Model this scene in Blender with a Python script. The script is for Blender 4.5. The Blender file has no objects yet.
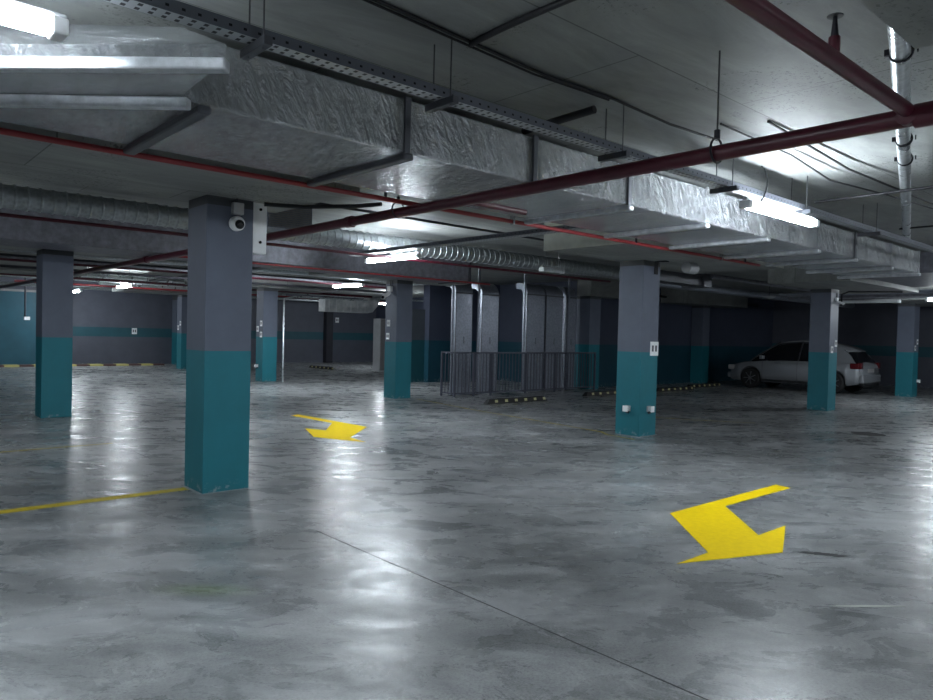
import bpy, math, random
from mathutils import Vector, Matrix
random.seed(7)
C = bpy.context.scene.collection
PI = math.pi

# ------------------------------------------------------------------ materials
def newmat(name):
    m = bpy.data.materials.new(name); m.use_nodes = True
    nt = m.node_tree; b = nt.nodes['Principled BSDF']
    return m, nt, b
def N(nt, t, **kw):
    n = nt.nodes.new(t)
    for k, v in kw.items():
        if hasattr(n, k): setattr(n, k, v)
        else: n.inputs[k].default_value = v
    return n
def L(nt, a, b): nt.links.new(a, b)
def coords(nt, scale=(1, 1, 1), rot=(0, 0, 0), kind='Object'):
    tc = N(nt, 'ShaderNodeTexCoord'); mp = N(nt, 'ShaderNodeMapping')
    mp.inputs['Scale'].default_value = scale; mp.inputs['Rotation'].default_value = rot
    L(nt, tc.outputs[kind], mp.inputs['Vector']); return mp.outputs['Vector']
def coords2(nt, rot, scale):
    v = coords(nt, (1, 1, 1), rot); m = N(nt, 'ShaderNodeMapping'); m.inputs['Scale'].default_value = scale
    L(nt, v, m.inputs['Vector']); return m.outputs['Vector']
def ramp(nt, fac, stops):
    r = N(nt, 'ShaderNodeValToRGB'); e = r.color_ramp.elements
    while len(e) < len(stops): e.new(0.5)
    for i, (p, c) in enumerate(stops):
        e[i].position = p; e[i].color = (c[0], c[1], c[2], 1) if not isinstance(c, float) else (c, c, c, 1)
    L(nt, fac, r.inputs['Fac']); return r.outputs['Color']
def noise(nt, vec, scale, detail=6, rough=.6, dist=0.0):
    n = N(nt, 'ShaderNodeTexNoise'); n.inputs['Scale'].default_value = scale
    n.inputs['Detail'].default_value = detail; n.inputs['Roughness'].default_value = rough
    n.inputs['Distortion'].default_value = dist
    L(nt, vec, n.inputs['Vector']); return n.outputs['Fac']
def mixc(nt, fac, a, b, mode='MIX'):
    m = N(nt, 'ShaderNodeMix'); m.data_type = 'RGBA'; m.blend_type = mode
    if isinstance(fac, float): m.inputs['Factor'].default_value = fac
    else: L(nt, fac, m.inputs['Factor'])
    for k, v in ((6, a), (7, b)):
        if isinstance(v, tuple): m.inputs[k].default_value = (*v, 1)
        else: L(nt, v, m.inputs[k])
    return m.outputs[2]
def bump(nt, b, h, strength=.3, dist=.01):
    n = N(nt, 'ShaderNodeBump'); n.inputs['Strength'].default_value = strength; n.inputs['Distance'].default_value = dist
    L(nt, h, n.inputs['Height']); L(nt, n.outputs['Normal'], b.inputs['Normal'])

def plain(name, col, rough=.5, metal=0., var=.12, scale=3., bmp=0.0):
    m, nt, b = newmat(name)
    v = coords(nt); f = noise(nt, v, scale)
    lo = tuple(c*(1-var) for c in col); hi = tuple(min(1, c*(1+var)) for c in col)
    L(nt, ramp(nt, f, [(.3, lo), (.7, hi)]), b.inputs['Base Color'])
    b.inputs['Roughness'].default_value = rough; b.inputs['Metallic'].default_value = metal
    if bmp: bump(nt, b, noise(nt, v, scale*12), bmp, .004)
    return m

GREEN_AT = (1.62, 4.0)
def floor_mat():
    m, nt, b = newmat('polished_concrete')
    v = coords(nt)
    vs = coords2(nt, (0, 0, .73), (.62, 1, 1))
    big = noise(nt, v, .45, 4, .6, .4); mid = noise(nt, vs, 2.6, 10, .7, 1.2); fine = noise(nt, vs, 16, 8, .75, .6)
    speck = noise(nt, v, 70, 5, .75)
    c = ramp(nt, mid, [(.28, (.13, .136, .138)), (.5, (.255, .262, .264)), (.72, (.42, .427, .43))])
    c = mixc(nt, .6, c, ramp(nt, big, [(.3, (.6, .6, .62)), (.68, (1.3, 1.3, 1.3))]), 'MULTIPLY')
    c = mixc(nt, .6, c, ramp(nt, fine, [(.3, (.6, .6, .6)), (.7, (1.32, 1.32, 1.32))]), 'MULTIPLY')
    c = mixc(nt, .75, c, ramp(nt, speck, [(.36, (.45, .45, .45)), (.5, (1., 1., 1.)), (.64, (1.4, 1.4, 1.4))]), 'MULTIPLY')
    # pale dried-slurry scrapes
    sc = noise(nt, coords2(nt, (0, 0, .73), (.33, 1, 1)), 1.15, 12, .66, .7)
    c = mixc(nt, ramp(nt, sc, [(.52, 0.0), (.58, .45)]), c, (.47, .477, .49))
    # worn dark patches
    dk = noise(nt, coords2(nt, (0, 0, .6), (.45, 1, 1)), 1.4, 12, .74, .4)
    c = mixc(nt, ramp(nt, dk, [(.5, 0.0), (.72, .6)]), c, (.10, .106, .102))
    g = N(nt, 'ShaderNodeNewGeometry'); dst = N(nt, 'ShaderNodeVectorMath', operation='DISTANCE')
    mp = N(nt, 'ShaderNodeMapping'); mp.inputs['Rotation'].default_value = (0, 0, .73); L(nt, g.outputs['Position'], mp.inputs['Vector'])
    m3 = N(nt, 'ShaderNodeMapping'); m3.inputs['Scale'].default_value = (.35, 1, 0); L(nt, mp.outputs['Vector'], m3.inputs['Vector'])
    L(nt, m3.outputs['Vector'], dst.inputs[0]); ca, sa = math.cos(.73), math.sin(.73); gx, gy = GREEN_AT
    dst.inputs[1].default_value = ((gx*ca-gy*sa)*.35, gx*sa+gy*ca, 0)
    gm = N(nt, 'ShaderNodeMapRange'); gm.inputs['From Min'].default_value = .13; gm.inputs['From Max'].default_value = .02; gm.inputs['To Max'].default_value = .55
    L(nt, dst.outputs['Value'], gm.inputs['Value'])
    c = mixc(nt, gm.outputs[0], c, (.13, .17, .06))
    L(nt, c, b.inputs['Base Color'])
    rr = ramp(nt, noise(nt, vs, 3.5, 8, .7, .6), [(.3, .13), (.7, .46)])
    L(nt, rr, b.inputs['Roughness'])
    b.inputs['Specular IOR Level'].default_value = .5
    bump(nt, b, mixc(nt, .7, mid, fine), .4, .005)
    return m

def slab_mat():
    m, nt, b = newmat('slab_concrete')
    v = coords(nt); vs = coords(nt, (.5, 1.6, 1), (0, 0, .3))
    c = ramp(nt, noise(nt, vs, 1.6, 10, .7, .8), [(.28, (.20, .21, .202)), (.55, (.31, .322, .31)), (.78, (.43, .44, .425))])
    c = mixc(nt, .6, c, ramp(nt, noise(nt, v, .35, 3), [(.35, (.7, .7, .7)), (.65, (1.1, 1.1, 1.1))]), 'MULTIPLY')
    pits = noise(nt, v, 45, 3, .6)
    msk = noise(nt, v, 1.1, 5, .6, .5)
    pm = N(nt, 'ShaderNodeMath', operation='MULTIPLY')
    L(nt, ramp(nt, pits, [(.58, 0.0), (.62, 1.0)]), pm.inputs[0]); L(nt, ramp(nt, msk, [(.52, 0.0), (.6, .8)]), pm.inputs[1])
    c = mixc(nt, pm.outputs[0], c, (.06, .065, .065))
    # formwork joints : brick pattern used as thin lines
    br = N(nt, 'ShaderNodeTexBrick'); br.offset = 0.5
    br.inputs['Scale'].default_value = 1.0; br.inputs['Mortar Size'].default_value = .006; br.inputs['Mortar Smooth'].default_value = .3
    br.inputs['Brick Width'].default_value = 2.5; br.inputs['Row Height'].default_value = 1.25
    br.inputs['Color1'].default_value = (1, 1, 1, 1); br.inputs['Color2'].default_value = (.86, .86, .88, 1); br.inputs['Mortar'].default_value = (.3, .3, .3, 1)
    tc = coords(nt, (1, 1, 1)); 
    mp2 = N(nt, 'ShaderNodeMapping'); mp2.inputs['Location'].default_value = (.15, -.04, 0); L(nt, tc, mp2.inputs['Vector'])
    L(nt, mp2.outputs['Vector'], br.inputs['Vector'])
    c = mixc(nt, .85, c, br.outputs['Color'], 'MULTIPLY')
    L(nt, c, b.inputs['Base Color']); b.inputs['Roughness'].default_value = .62
    bump(nt, b, noise(nt, v, 6, 8, .7), .35, .01)
    return m

GREY = (.105, .122, .165); TEAL = (.006, .15, .19)
def banded(name, zt, grey=GREY, teal=TEAL, band=None, top=None):
    """painted concrete: teal below zt, grey above (or a teal band)."""
    m, nt, b = newmat(name)
    g = N(nt, 'ShaderNodeNewGeometry'); sp = N(nt, 'ShaderNodeSeparateXYZ'); L(nt, g.outputs['Position'], sp.inputs[0])
    z = sp.outputs['Z']
    v = coords(nt); nf = noise(nt, v, 2.2, 8, .65)
    var = ramp(nt, nf, [(.3, (.86, .86, .86)), (.7, (1.12, 1.12, 1.12))])
    lt = N(nt, 'ShaderNodeMath', operation='LESS_THAN'); L(nt, z, lt.inputs[0]); lt.inputs[1].default_value = zt
    fac = lt.outputs[0]
    if band is not None:
        gt = N(nt, 'ShaderNodeMath', operation='GREATER_THAN'); L(nt, z, gt.inputs[0]); gt.inputs[1].default_value = band
        mu = N(nt, 'ShaderNodeMath', operation='MULTIPLY'); L(nt, fac, mu.inputs[0]); L(nt, gt.outputs[0], mu.inputs[1]); fac = mu.outputs[0]
    c = mixc(nt, fac, grey, teal)
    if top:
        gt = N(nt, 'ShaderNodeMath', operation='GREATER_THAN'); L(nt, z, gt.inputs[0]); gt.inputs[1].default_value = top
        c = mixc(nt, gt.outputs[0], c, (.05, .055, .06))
    c = mixc(nt, .8, c, var, 'MULTIPLY')
    # scuffs near the floor
    lo = N(nt, 'ShaderNodeMapRange'); lo.inputs['From Min'].default_value = .12; lo.inputs['From Max'].default_value = 0.0
    L(nt, z, lo.inputs['Value'])
    mm = N(nt, 'ShaderNodeMath', operation='MULTIPLY'); L(nt, lo.outputs[0], mm.inputs[0])
    L(nt, ramp(nt, noise(nt, v, 14, 6, .7), [(.55, 0.0), (.62, .8)]), mm.inputs[1])
    c = mixc(nt, mm.outputs[0], c, (.35, .38, .38))
    L(nt, c, b.inputs['Base Color']); b.inputs['Roughness'].default_value = .58
    bump(nt, b, noise(nt, v, 9, 6), .12, .005)
    return m

def foil_mat():
    m, nt, b = newmat('foil_wrap')
    v = coords(nt)
    vs = coords2(nt, (.1, .35, .2), (2.2, 1.0, .7))
    w = noise(nt, vs, 5, 7, .62, 2.5); w2 = noise(nt, v, 26, 5, .6, 1.5)
    L(nt, ramp(nt, noise(nt, v, 1.3, 4), [(.3, (.5, .52, .55)), (.7, (.66, .68, .70))]), b.inputs['Base Color'])
    b.inputs['Metallic'].default_value = .88; b.inputs['Roughness'].default_value = .25
    rg = N(nt, 'ShaderNodeTexNoise'); rg.noise_type = 'RIDGED_MULTIFRACTAL'; rg.inputs['Scale'].default_value = 3.2; rg.inputs['Detail'].default_value = 6
    rg.inputs['Roughness'].default_value = .62; rg.inputs['Distortion'].default_value = 1.2; L(nt, coords2(nt, (.1, .3, .25), (2.6, .9, .6)), rg.inputs['Vector'])
    mx = N(nt, 'ShaderNodeMath', operation='MULTIPLY_ADD'); L(nt, w2, mx.inputs[0]); mx.inputs[1].default_value = .12; L(nt, w, mx.inputs[2])
    m2 = N(nt, 'ShaderNodeMath', operation='MULTIPLY_ADD'); L(nt, rg.outputs['Fac'], m2.inputs[0]); m2.inputs[1].default_value = .6; L(nt, mx.outputs[0], m2.inputs[2])
    bump(nt, b, m2.outputs[0], 1.0, .10)
    return m
def galv_mat(name='galvanised_steel', col=(.42, .45, .47), rough=.36, metal=.85):
    m, nt, b = newmat(name)
    v = coords(nt)
    vo = N(nt, 'ShaderNodeTexVoronoi'); vo.inputs['Scale'].default_value = 22; L(nt, v, vo.inputs['Vector'])
    c = ramp(nt, vo.outputs['Distance'], [(.1, tuple(x*.85 for x in col)), (.8, tuple(min(1, x*1.15) for x in col))])
    L(nt, c, b.inputs['Base Color']); b.inputs['Metallic'].default_value = metal
    L(nt, ramp(nt, noise(nt, v, 4), [(.3, rough-.08), (.7, rough+.1)]), b.inputs['Roughness'])
    bump(nt, b, noise(nt, v, 5, 4), .2, .01)
    return m
def perf_mat(axis='X'):
    """galvanised strip pierced by a row of slots"""
    m, nt, b = newmat('slotted_steel_'+axis)
    v = coords(nt)
    sp = N(nt, 'ShaderNodeSeparateXYZ'); L(nt, v, sp.inputs[0])
    def math(op, a, bb=None):
        n = N(nt, 'ShaderNodeMath', operation=op)
        if isinstance(a, (int, float)): n.inputs[0].default_value = a
        else: L(nt, a, n.inputs[0])
        if bb is not None:
            if isinstance(bb, (int, float)): n.inputs[1].default_value = bb
            else: L(nt, bb, n.inputs[1])
        return n.outputs[0]
    other = 'Y' if axis == 'X' else 'X'
    a1 = math('LESS_THAN', math('PINGPONG', sp.outputs[axis], .028), .010)
    a2 = math('GREATER_THAN', math('PINGPONG', sp.outputs[other], .024), .010)
    a = math('MULTIPLY', a1, a2)
    dark = mixc(nt, a, (.48, .50, .52), (.015, .015, .02))
    L(nt, dark, b.inputs['Base Color']); b.inputs['Metallic'].default_value = .5; b.inputs['Roughness'].default_value = .45
    return m
def emis(name, col, strength):
    m, nt, b = newmat(name)
    b.inputs['Base Color'].default_value = (.9, .9, .9, 1)
    b.inputs['Emission Color'].default_value = (*col, 1); b.inputs['Emission Strength'].default_value = strength
    return m
def louver_mat():
    m, nt, b = newmat('louvre')
    b.inputs['Base Color'].default_value = (.2, .2, .22, 1); b.inputs['Metallic'].default_value = .5; b.inputs['Roughness'].default_value = .5
    return m

M = dict(
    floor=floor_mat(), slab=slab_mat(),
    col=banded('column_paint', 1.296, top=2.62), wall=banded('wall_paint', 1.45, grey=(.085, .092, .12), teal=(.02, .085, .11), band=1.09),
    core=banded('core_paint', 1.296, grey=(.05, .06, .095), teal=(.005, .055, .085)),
    tealwall=plain('teal_paint', (.018, .10, .145), .5), 
    foil=foil_mat(), galv=galv_mat(), galv_d=galv_mat('dull_duct_steel', (.25, .27, .32), .36, .5), galv_b=galv_mat('bright_duct_steel', (.62, .65, .67), .3, .85),
    fuzz=plain('insulation_wrap', (.19, .19, .22), .5, .35, .3, 9, .5),
    red=plain('red_pipe_paint', (.085, .010, .022), .38, 0, .2, 4), red2=plain('bright_red_pipe_paint', (.27, .030, .035), .4, 0, .15, 4),
    darksteel=plain('dark_steel', (.035, .035, .045), .5, .3), black=plain('black_rubber', (.012, .012, .013), .6, 0, .3, 30),
    cable=plain('black_cable', (.012, .012, .016), .55), rod=plain('threaded_rod', (.12, .12, .13), .4, .8),
    white=plain('white_plastic', (.84, .85, .86), .5), offwhite=plain('grey_white_plastic', (.42, .43, .45), .5),
    yellow=plain('yellow_paint', (.96, .66, .0), .75, 0, .08, 20), yellow_worn=plain('worn_yellow_paint', (.36, .29, .05), .55, 0, .35, 30),
    reflector=plain('yellow_reflector', (.55, .52, .26), .4), rail=plain('rail_paint', (.075, .08, .11), .4, .2),
    slotx=perf_mat('X'), sloty=perf_mat('Y'), joint=plain('joint_groove', (.02, .022, .024), .9), pale=plain('dried_mortar', (.34, .36, .38), .8, 0, .2, 20),
    tube=emis('tube_glow', (.83, .925, 1.), 20.), tube_dim=emis('tube_glow_far', (.85, .935, 1.), 20.), off=plain('unlit_diffuser', (.55, .58, .6), .4),
    carpaint=plain('silver_car_paint', (.34, .355, .38), .24, .45, .03), glass=plain('dark_window_glass', (.008, .009, .012), .06, 0, .05),
    tyre=plain('tyre_rubber', (.01, .01, .011), .7), rim=plain('alloy_rim', (.30, .31, .33), .3, .8), trim_and_shade_black=plain('black_trim_and_pillar_shade', (.012, .012, .014), .5),
    tail=plain('tail_lamp_red', (.10, .008, .012), .15), chrome=plain('chrome', (.7, .7, .72), .15, .9), brass=plain('brass', (.5, .42, .22), .25, .9),
    slotbeam=plain('bracket_steel', (.10, .105, .12), .45, .6), lens=plain('camera_lens', (.01, .01, .012), .1), grey=plain('light_grey_enamel', (.30, .29, .29), .5),
    stain=plain('dark_stain', (.03, .03, .03), .9, 0, .6, 60), barfoil=plain('foil_tape', (.55, .57, .60), .32, .4, .25, 14, .5), yellow_mid=plain('scuffed_yellow_paint', (.52, .40, .03), .55, 0, .25, 20), green=plain('green_tinge', (.12, .15, .06), .6),
    kerb=None, ribbright=plain('bright_zinc', (.80, .84, .86), .35, .25, .25, 4), lit_edge_and_scratch=plain('pale_lit_edge_and_scratch', (.62, .64, .58), .6, 0, .12, 5, .1), capring=plain('raw_concrete_ring', (.12, .125, .125), .7))
def kerb_mat():
    m, nt, b = newmat('kerb_stripes')
    v = coords(nt); w = N(nt, 'ShaderNodeSeparateXYZ'); L(nt, v, w.inputs[0])
    p = N(nt, 'ShaderNodeMath', operation='PINGPONG'); L(nt, w.outputs['X'], p.inputs[0]); p.inputs[1].default_value = .45
    g = N(nt, 'ShaderNodeMath', operation='GREATER_THAN'); L(nt, p.outputs[0], g.inputs[0]); g.inputs[1].default_value = .225
    L(nt, mixc(nt, g.outputs[0], (.10, .05, .045), (.62, .56, .2)), b.inputs['Base Color']); b.inputs['Roughness'].default_value = .6
    return m
M['kerb'] = kerb_mat()
for k in ('yellow', 'yellow_mid'): M[k].node_tree.nodes['Principled BSDF'].inputs['Specular IOR Level'].default_value = .12

# ------------------------------------------------------------------ mesh builder
class MB:
    def __init__(s): s.v = []; s.f = []; s.sm = []
    def add(s, vs, fs, smooth=False):
        o = len(s.v); s.v += [tuple(v) for v in vs]; s.f += [tuple(i+o for i in f) for f in fs]; s.sm += [smooth]*len(fs); return s
    def box(s, x0, y0, z0, x1, y1, z1):
        v = [(x, y, z) for x in (x0, x1) for y in (y0, y1) for z in (z0, z1)]
        return s.add(v, [(0, 1, 3, 2), (4, 6, 7, 5), (0, 4, 5, 1), (2, 3, 7, 6), (0, 2, 6, 4), (1, 5, 7, 3)])
    def prism(s, poly, z0, z1):
        n = len(poly); v = [(x, y, z0) for x, y in poly]+[(x, y, z1) for x, y in poly]
        return s.add(v, [tuple(range(n-1, -1, -1)), tuple(range(n, 2*n))]+[(i, (i+1) % n, n+(i+1) % n, n+i) for i in range(n)])
    def tube(s, pts, r, seg=10, caps=True, smooth=True):
        pts = [Vector(p) for p in pts]; rs = r if isinstance(r, (list, tuple)) else [r]*len(pts)
        vs = []; up = None
        for i, p in enumerate(pts):
            t = (pts[min(i+1, len(pts)-1)]-pts[max(i-1, 0)]).normalized()
            if up is None:
                a = Vector((0, 0, 1)) if abs(t.z) < .9 else Vector((1, 0, 0))
                up = (a-t*a.dot(t)).normalized()
            else:
                up = (up-t*up.dot(t)); up = up.normalized() if up.length > 1e-6 else Vector((0, 0, 1))
            sd = t.cross(up)
            for k in range(seg):
                a = 2*PI*k/seg; vs.append(p+(up*math.cos(a)+sd*math.sin(a))*rs[i])
        fs = []
        for i in range(len(pts)-1):
            for k in range(seg):
                a = i*seg+k; b = i*seg+(k+1) % seg; fs.append((a, b, b+seg, a+seg))
        s.add(vs, fs, smooth)
        if caps:
            o = len(vs)-seg
            s.add([vs[k] for k in range(seg)], [tuple(range(seg-1, -1, -1))]); s.add([vs[o+k] for k in range(seg)], [tuple(range(seg))])
        return s
    def bar(s, a, b, w, h):
        """rectangular bar between points, w across (horizontal), h high"""
        a = Vector(a); b = Vector(b); t = (b-a).normalized()
        u = Vector((0, 0, 1)) if abs(t.z) < .95 else Vector((0, 1, 0))
        sd = t.cross(u).normalized(); u = sd.cross(t).normalized()
        v = []
        for p in (a, b):
            for i, j in ((-1, -1), (1, -1), (1, 1), (-1, 1)): v.append(p+sd*(i*w/2)+u*(j*h/2))
        return s.add(v, [(0, 1, 2, 3), (7, 6, 5, 4), (0, 4, 5, 1), (1, 5, 6, 2), (2, 6, 7, 3), (3, 7, 4, 0)])
    def build(s, name, mat, parent=None, loc=(0, 0, 0), bevel=0, mats=None):
        me = bpy.data.meshes.new(name); me.from_pydata(s.v, [], s.f); me.update()
        me.polygons.foreach_set('use_smooth', s.sm)
        import bmesh
        bm = bmesh.new(); bm.from_mesh(me); bmesh.ops.recalc_face_normals(bm, faces=bm.faces); bm.to_mesh(me); bm.free()
        me.materials.append(mat)
        o = bpy.data.objects.new(name, me); C.objects.link(o); o.location = loc
        if parent: o.parent = parent
        if bevel:
            bv = o.modifiers.new('bevel', 'BEVEL'); bv.width = bevel; bv.segments = 2; bv.limit_method = 'ANGLE'
        return o
def rel(pts, o): return [(p[0]-o[0], p[1]-o[1], p[2]-o[2]) for p in pts]
def thing(name, label, cat, loc=(0, 0, 0), rz=0, group=None):
    o = bpy.data.objects.new(name, None); C.objects.link(o); o.location = loc; o.rotation_euler = (0, 0, rz)
    o.empty_display_size = .1; return tag(o, label, cat, group)
def tag(o, label, cat, group=None):
    o['label'] = label; o['category'] = cat
    if group: o['group'] = group
    return o
def struct(o, label=None):
    o['kind'] = 'structure'
    if label: o['label'] = label
    return o
def dup(root, loc, label, rz=None, group=None):
    r = root.copy(); C.objects.link(r); r.location = loc
    if rz is not None: r.rotation_euler = (0, 0, rz)
    r['label'] = label
    if group: r['group'] = group
    for ch in list(root.children):
        c = ch.copy(); C.objects.link(c); c.parent = r
        for g in list(ch.children):
            d = g.copy(); C.objects.link(d); d.parent = c
    return r
def pipe(name, pts, r, mat, label, cat='pipe', group=None, seg=10):
    o = pts[0]; return tag(MB().tube(rel(pts, o), r, seg).build(name, mat, loc=o), label, cat, group)
SLAB = 3.19
K = .925
def kp(*pts): return [(x*K, y*K, 1.5+(z-1.5)*K) for x, y, z in pts]
def kc(*pts): return [(x*.953, y*.953, min(SLAB-.012, 1.5+(z-1.5)*.953)) for x, y, z in pts]
def bez(a, b, c, n=10):
    a, b, c = map(Vector, (a, b, c)); return [tuple(a*(1-t)**2+b*2*t*(1-t)+c*t*t) for t in [i/n for i in range(n+1)]]

# ------------------------------------------------------------------ room shell
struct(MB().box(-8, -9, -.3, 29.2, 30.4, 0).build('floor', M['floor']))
struct(MB().box(-8, -9, SLAB, 29.2, 30.4, SLAB+.3).build('ceiling', M['slab']))
struct(MB().box(-8, 30, 0, 29.2, 30.3, SLAB).build('wall_back', M['wall']))
struct(MB().box(28.8, -9, 0, 29.1, 30.0, SLAB).build('wall_right', M['wall']))
struct(MB().box(-8.3, -9, 0, -8, 30.3, SLAB).build('wall_left', M['wall']))
struct(MB().box(-8, -9.3, 0, 29.1, -9, SLAB).build('wall_front', M['wall']))
# closed core behind the parked car and the duct recess
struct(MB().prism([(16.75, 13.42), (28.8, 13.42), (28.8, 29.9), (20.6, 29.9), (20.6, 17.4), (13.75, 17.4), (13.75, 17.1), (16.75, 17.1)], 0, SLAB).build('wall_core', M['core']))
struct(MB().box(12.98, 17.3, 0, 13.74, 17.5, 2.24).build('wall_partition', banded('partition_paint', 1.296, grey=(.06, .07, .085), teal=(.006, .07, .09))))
struct(MB().box(-1, 29.9, 0, 5.72, 29.99, 2.66).build('wall_teal_panel', M['tealwall']))
struct(MB().box(5.72, 29.88, 0, 5.95, 29.99, 2.66).build('trim_1', M['grey']))
struct(MB().box(-1, 29.86, 2.66, 5.95, 29.99, 2.74).build('trim_2', M['grey']))
struct(MB().box(10.55, 29.5, 0, 11.35, 29.99, SLAB).build('wall_pilaster', M['col']))
struct(MB().box(17.65, 29.7, 0, 18.0, 29.99, SLAB).build('wall_recess_strip', M['darksteel']))

# saw-cut joints in the floor (thin strips a millimetre proud)
struct(MB().box(2.736, 1.2, .0004, 2.744, 4.7, .0012).build('trim_3', M['joint'], bevel=0))
struct(MB().box(2.736, 8.4, .0004, 2.744, 10.6, .0012).build('trim_4', M['joint'], bevel=0))

# drop panels : shallow thickenings of the slab around the columns
caps = [(-2.2, 5.25, 3.42, 6.80), (7.5, 5.25, 11.6, 6.80), (14.4, 5.25, 18.4, 6.85), (21.3, 5.25, 25.2, 7.2),
        (-2.2, -1.2, 3.28, .98), (0.4, 12.6, 4.5, 13.6), (7.7, 12.75, 11.4, 13.75), (16.3, 12.9, 18, 13.41),
        (20.6, 12.4, 24.6, 13.4), (7.4, 18.8, 11.6, 20.1), (0.4, 18.8, 4.6, 20.1), (7.4, 25.5, 11.6, 26.9)]
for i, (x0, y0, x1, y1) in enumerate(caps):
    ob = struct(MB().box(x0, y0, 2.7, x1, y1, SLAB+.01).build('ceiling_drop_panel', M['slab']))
    ob.data.materials.append(M['lit_edge_and_scratch'])
    for p in ob.data.polygons: p.material_index = 1 if abs(p.normal.z) < .5 and i == 1 else 0  # panel over the socket column: lamplight painted into its paler side faces

# ------------------------------------------------------------------ columns
W = .443
def column(x, y, label, w=W):
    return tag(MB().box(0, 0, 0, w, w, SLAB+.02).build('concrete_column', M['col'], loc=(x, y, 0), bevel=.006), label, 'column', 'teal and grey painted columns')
column(2.529, 6.361, 'large nearest square column, grey above and teal below, camera on its face')
column(9.234, 6.320, 'grey and teal square column with two small white sockets low on its faces')
column(9.598, 13.117, 'grey and teal column behind the ceiling lamp, left of the railing')
column(16.455, 6.385, 'grey and teal square column standing in front of the silver car')
column(23.302, 6.722, 'rightmost grey and teal column, right of the silver car')
column(2.535, 12.971, 'leftmost grey and teal column with scuffed pale base')
column(9.322, 19.201, 'distant grey and teal column just right of the nearest column, with three plates')
column(9.55, 26.2, 'far thin grey and teal column seen just left of the nearest column')
column(16.36, 12.98, 'dark teal column beside the right end of the railing', .5)
column(22.55, 12.95, 'dark column against the wall left of the silver car')
# pale cement collar where paint meets floor
for (x, y, n) in ((9.234, 6.32, 'a'), (9.598, 13.117, 'b'), (23.302, 6.722, 'c'), (2.529, 6.361, 'd')):
    p = MB().prism([(x-.03, y+W), (x-.03, y-.03), (x+W+.03, y-.03), (x+W+.03, y+.02), (x-.0, y-.0), (x, y+W)], .0003, .002)
    struct(p.build('trim_5', M['pale']))

# ------------------------------------------------------------------ floor markings
A1 = [(5.42, 3.37), (7.43, 3.37), (7.38, 3.2), (6.07, 3.21), (5.37, 2.56), (5.84, 2.56), (5.08, 2.24), (4.24, 2.57), (4.64, 2.57)]
o = A1[0]; tag(MB().prism([(x-o[0], y-o[1]) for x, y in A1], .0005, .003).build('floor_arrow', M['yellow'], loc=(*o, 0)), 'large bright yellow painted arrow on the near right floor', 'road marking', 'yellow direction arrows')
A2 = [(6.35, 9.43), (6.27, 11.47), (6.1, 11.4), (6.14, 10.1), (5.47, 9.35), (5.46, 9.77), (5.13, 8.91), (5.46, 8.14), (5.46, 8.42)]
A2 = [(6.36, 9.42), (6.27, 11.47), (6.08, 11.38), (6.15, 10.12), (5.62, 9.42), (5.46, 9.77), (5.12, 8.91), (5.47, 8.12), (5.52, 8.6)]
o = A2[0]; tag(MB().prism([(x-o[0], y-o[1]) for x, y in A2], .0005, .003).build('floor_arrow', M['yellow'], loc=(*o, 0)), 'smaller yellow painted arrow further away, right of the nearest column', 'road marking', 'yellow direction arrows')
def line(pts, w, label, mat='yellow_worn'):
    a = Vector((*pts[0], .0012)); mb = MB()
    vs = []; P = [Vector(p) for p in pts]
    for i, p in enumerate(P):
        t = (P[min(i+1, len(P)-1)]-P[max(0, i-1)]).normalized(); n = Vector((-t.y, t.x))
        vs += [(*(p+n*w/2-P[0]), 0), (*(p-n*w/2-P[0]), 0)]
    mb.add(vs, [(2*i, 2*i+1, 2*i+3, 2*i+2) for i in range(len(P)-1)])
    return tag(mb.build('parking_line', M[mat], loc=tuple(a)), label, 'road marking')
line([(-2.5, 6.62), (2.5, 6.66)], .13, 'yellow floor line ending at the foot of the nearest column', 'yellow_mid')
line([(-2.5, 9.7), (2.72, 9.79)], .07, 'thin faded yellow floor line behind the nearest column, ending at a floor joint')
line([(11.1, 13.2), (9.95, 13.2)], .05, 'pale thin floor line between the lamp column and the railing', 'pale')
line([(10.05, 12.9), (9.62, 10.5), (9.36, 8.3), (9.2, 7.0), (9.02, 6.75), (8.95, 6.2)], .055, 'faded yellow floor line curving to the foot of the socket column')
line([(11.7, 8.0), (12.1, 7.1), (12.72, 6.2)], .05, 'very faint yellow floor line right of the socket column', 'yellow_worn')
# stains and pits
def blob(pts, mat, name, label):
    o = pts[0]; return tag(MB().prism([(x-o[0], y-o[1]) for x, y in pts], .0004, .0016).build(name, M[mat], loc=(*o, 0)), label, 'stain')
def ragged(cx, cy, rx, ry, ang, n=22, j=.35):
    out = []
    for i in range(n):
        a = 2*PI*i/n; r = 1-j*random.random(); x = math.cos(a)*rx*r; y = math.sin(a)*ry*r
        out.append((cx+x*math.cos(ang)-y*math.sin(ang), cy+x*math.sin(ang)+y*math.cos(ang)))
    return out
blob(ragged(5.27, 2.05, .20, .045, -1.0, 40, .6), 'stain', 'floor_crack', 'dark ragged crack in the floor beside the near arrow tip')
blob(ragged(4.45, 1.46, .24, .011, -.68, j=.2), 'lit_edge_and_scratch', 'floor_scratch', 'thin pale curved scratch on the floor below the near arrow')
blob([(12.96+.26*math.cos(a*PI/8), 4.36+.26*math.sin(a*PI/8)) for a in range(16)], 'stain', 'floor_drain', 'dark round floor drain cover on the far right floor')

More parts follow.
